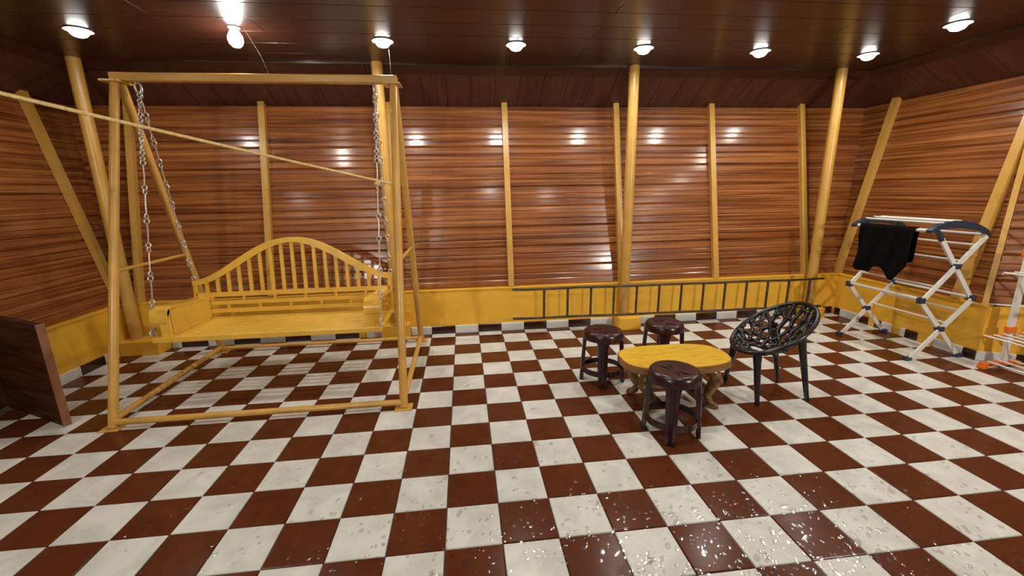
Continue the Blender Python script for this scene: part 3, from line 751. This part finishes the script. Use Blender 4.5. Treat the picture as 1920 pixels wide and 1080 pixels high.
make_chair((8.27, 2.52, 0), math.radians(0), 'black plastic tub chair with branching cut-outs, facing the yellow table')

# ------------------------------------------------------------------ drying rack with black cloth
RY0, RY1 = 3.95, 6.66
rk = thing('drying_rack', 'white folding drying rack with navy joints by the right wall', 'drying rack', (15.65, 5.3, 0))
XLb, XRb = 14.66, 16.66
def rail(p, q, nm='strut', w=.14, h=.07, m='rackw'): return MB().bar(p, q, h, w, (1, 0, 0)).build(nm, m, rk)
for y, off in ((RY0, 0), (RY1, 0)):
    A = {'fl': V(XLb, y, .04), 'fr': V(XRb, y, .04), 'sl': V(XLb+.06, y, 2.14), 'sr': V(XRb+.0, y, 2.14), 'tl': V(15.06, y, 4.20), 'tr': V(XRb-.04, y, 4.26)}
    for a, b, dy in (('fl', 'sr', -.04), ('fr', 'sl', .04), ('sl', 'tr', -.04), ('sr', 'tl', .04)):
        rail(A[a]+V(0, dy, 0), A[b]+V(0, dy, 0))
    for p in (V((XLb+XRb)/2, y, 1.10), V(15.77, y, 3.27)):
        MB().cbox(p-V(.11, .1, .09), p+V(.11, .1, .09), .03).build('pivot', 'rackb', rk)
    for nm in ('sl', 'sr'):
        MB().cbox(A[nm]-V(.10, .09, .10), A[nm]+V(.10, .09, .10), .03).build('joint', 'rackb', rk)
    for nm in ('fl', 'fr'):
        MB().cbox(A[nm]-V(.13, .08, .04), A[nm]+V(.11, .08, .10), .03).build('foot', 'rackb', rk)
    MB().tube([A['tl']+V(0, .03, -.06), A['tl']+V(-.10, .03, .14), V(14.78, y, 4.46), V(14.58, y, 4.48)], .075, 8).build('elbow', 'rackb', rk, smooth=60)
    # navy bow across the top
    n = 16; vs = []; fs = []
    for k in range(n+1):
        s = k/n; x = 14.48+(XRb+.06-14.48)*s; z = 4.50-.16*s+.36*math.sin(math.pi*s)**.7; wd = .10+.15*math.sin(math.pi*s)
        vs += [V(x, y-.09, z-wd), V(x, y-.09, z), V(x, y+.09, z), V(x, y+.09, z-wd)]
    fs = [(0, 1, 2, 3), tuple(4*n+k for k in (3, 2, 1, 0))]
    for i in range(n):
        for k in range(4): fs.append((4*i+k, 4*i+(k+1) % 4, 4*i+4+(k+1) % 4, 4*i+4+k))
    MB().add(vs, fs).build('top_bow', 'rackb', rk, smooth=50)
def rod(x, z, r=.035, nm='rod'): MB().tube([V(x, RY0, z), V(x, RY1, z)], r, 8).build(nm, 'rackw', rk, smooth=60)
fL, sR, sL, tR = V(XLb, 0, .04), V(XRb, 0, 2.14), V(XLb+.06, 0, 2.14), V(XRb-.04, 0, 4.26)
for k in (.60, .80): p = lerp(fL, sR, k); rod(p.x, p.z)
for k in (.22, .62, .86): p = lerp(sL, tR, k); rod(p.x, p.z)
rod(XLb+.06, 2.18, .055, 'side_rod'); rod(XRb, 2.16, .045, 'side_rod')
rod(14.60, 4.47, .055, 'top_rod'); rod(XRb-.04, 4.30, .045, 'top_rod')
for s in (.22, .36, .5, .64, .78): rod(14.48+(XRb+.06-14.48)*s, 4.50-.16*s+.36*math.sin(math.pi*s)**.7-.02, .04, 'top_rod')

# cloth over the left top rod
cx_, cz_ = 14.60, 4.51
n, m_ = 36, 26; vs = []; fs = []
def hem(s):   # front drop along the rod, s = 0 far end, 1 near end
    d = 1.50+.06*math.sin(s*9)
    if s < .34: d = 1.70-.7*max(0, (.1-s))*1.2
    if .34 <= s < .42: d = 1.70-(s-.34)/.08*.20
    if s > .58: d = 1.50+.34*math.sin(min(1, (s-.58)/.24)*math.pi/2)-max(0, s-.84)*3.4
    return d
for i in range(n+1):
    s = i/n; yy = 6.42-2.02*s
    for k in range(m_+1):
        q = k/m_
        if q < .36: d = (1-q/.36)*(1.25+.1*math.sin(s*11)); x = cx_+.07+.05*d+.03*math.sin(s*14+d*3); z = cz_-d
        elif q > .46: d = (q-.46)/.54*hem(s); x = cx_-.07-.05*d+(.045*math.sin(s*17+d*2)*min(1, d)); z = cz_-d
        else: a = (q-.36)/.10*math.pi; x = cx_+.07*math.cos(a); z = cz_+.06*math.sin(a); d = 0
        vs.append(V(x, yy+(.10*(.5-s))*min(1.2, d)*-1.0+.02*math.sin(d*5), z))
for i in range(n):
    for k in range(m_): a = i*(m_+1)+k; fs.append((a, a+1, a+m_+2, a+m_+1))
cl = solo(MB().add(vs, fs), 'hung_cloth', 'cloth', (cx_, 5.4, cz_), 'black garment hung over the left rail of the drying rack', 'garment', smooth=80)
so = cl.modifiers.new('thickness', 'SOLIDIFY'); so.thickness = .004; so.offset = 0

# ------------------------------------------------------------------ second airer at the right edge: white pole, orange brackets
ox, oy = 17.02, 2.98
ar = thing('tower_airer', 'white and orange tower clothes airer at the right edge of the picture', 'airer', (ox, oy, 0))
YN = -0.2
for y in (oy, YN):
    MB().cbox((ox-.78, y-.10, .10), (ox+.62, y+.10, .22), .03).build('foot_bar', 'orange', ar)
    for x in (ox-.72, ox+.56): MB().cbox((x-.09, y-.11, 0), (x+.09, y+.11, .14), .03).build('foot', 'orange', ar)
    MB().bar((ox+.05, y, .2), (ox-.02, y, 1.25), .10, .16, (1, 0, 0)).build('pole', 'rackw', ar)
    MB().cbox((ox-.14, y-.09, 1.20), (ox+.14, y+.09, 1.42), .03).build('bracket', 'orange', ar)
    MB().bar((ox-.02, y, 1.42), (ox-.04, y, 3.75), .10, .18, (1, 0, 0)).build('pole', 'rackw', ar)
    MB().cbox((ox-.20, y-.09, 3.70), (ox+.20, y+.09, 3.92), .03).build('bracket', 'orange', ar)
    MB().bar((ox-.04, y, 3.9), (ox-.04, y, 4.75), .08, .12, (1, 0, 0)).build('pole', 'rackw', ar)
    for z, w_ in ((1.12, .95), (3.18, .80)):
        MB().bar((ox-w_, y, z), (ox+w_*.6, y, z+.02), .07, .06).build('wing', 'orange' if z < 2 else 'pink', ar)
for z, w_, cnt in ((.24, .55, 3), (1.16, .92, 5), (3.22, .78, 4), (4.72, .3, 2)):
    for k in range(cnt):
        x = ox-w_+(w_*1.55)*k/(cnt-1)
        MB().tube([V(x, YN, z), V(x, oy, z)], .03, 8).build('rod', 'rackw', ar, smooth=60)

# white pipe left lying on the ledge
p0 = V(XR+.06, YK+.2, ZP+.06); p1 = V(XR, YK, ZP+.06)-KN*.1+KD*2.2
pp = thing('ledge_pipe', 'thin white pipe lying on the ledge behind the orange airer', 'pipe', tuple(p0))
MB().tube([p0, p1], .035, 8).build('tube', 'rackw', pp, smooth=60)
MB().tube([lerp(p0, p1, .36), lerp(p0, p1, .52)], .06, 10).build('sleeve', 'rackw', pp, smooth=60)

# ------------------------------------------------------------------ low dark wooden screen standing out from the left wall
B0, B1 = V(-11.34, 3.37, 0), V(-14.08, 4.86, 0); ex = (B1-B0).normalized(); ey = V(-ex.y, ex.x, 0); ey = ey if ey.y > 0 else -ey
sc = thing('wooden_screen', 'low dark wooden screen standing out from the left wall, cut by the left edge', 'screen', tuple(B0))
SH, LW = 2.865, (B1-B0).length
for k in range(5):
    z0, z1 = SH*k/5+.004, SH*(k+1)/5-.004
    mb = MB(); q = [B0+ex*.05+ey*.02, B0+ex*LW+ey*.02, B0+ex*LW+ey*.15, B0+ex*.05+ey*.15]
    mb.add([p+V(0, 0, z0) for p in q]+[p+V(0, 0, z1) for p in q], [(0,3,2,1),(4,5,6,7),(0,1,5,4),(1,2,6,5),(2,3,7,6),(3,0,4,7)]); mb.build('plank', 'board', sc)
mb = MB(); q = [B0, B0+ex*.05, B0+ex*.05+ey*.17, B0+ey*.17]
mb.add([p+V(0, 0, 0) for p in q]+[p+V(0, 0, SH) for p in q], [(0,3,2,1),(4,5,6,7),(0,1,5,4),(1,2,6,5),(2,3,7,6),(3,0,4,7)]); mb.build('edge_strip', 'bedge', sc)

# ------------------------------------------------------------------ water drops on the floor
rnd = random.Random(5); mb = MB()
def drop(x, y, r, el, a):
    c, s = math.cos(a), math.sin(a); vs = []; n = 10
    h = rnd.choice((.02, .035, .05, .08, .12))
    for rr, z in ((1.0, 0.0), (.72, .5), (.4, .84)):
        for k in range(n):
            w_ = 2*math.pi*k/n; u = r*rr*el*math.cos(w_); v = r*rr*math.sin(w_); vs.append(V(x+u*c-v*s, y+u*s+v*c, .001+r*z*h))
    vs.append(V(x, y, .001+r*h)); fs = []
    for q in range(2):
        for k in range(n): fs.append((q*n+k, q*n+(k+1) % n, (q+1)*n+(k+1) % n, (q+1)*n+k))
    for k in range(n): fs.append((2*n+k, 2*n+(k+1) % n, 3*n))
    mb.add(vs, fs)
for cx, cy, sx, sy, cnt in ((4.6, -2.6, 2.6, 1.3, 620), (4.6, -3.2, 1.8, .6, 230), (-1.5, -2.2, 3.0, 1.6, 420), (1, .5, 4.5, 1.6, 220), (9, -1, 2.0, 1.5, 150)):
    for _ in range(cnt):
        x, y = rnd.gauss(cx, sx), rnd.gauss(cy, sy); r = rnd.uniform(.014, .042)*(1 if rnd.random() < .85 else 1.5)
        if min(math.hypot(x-a, y-b) for a, b in ((4.5, .9), (3.76, 4.06), (5.98, 4.5), (5.25, 2.4), (8.27, 2.5))) < 1.15: continue
        drop(x, y, r, rnd.choice((1, 1.2, 1.6, 2.2)), rnd.gauss(.9, .35))
wd = solo(mb, 'water_drops', 'water', (4.6, -3.3, 0), 'scattered water drops glinting on the tiles in the foreground', 'water drops', smooth=70, kind='stuff')
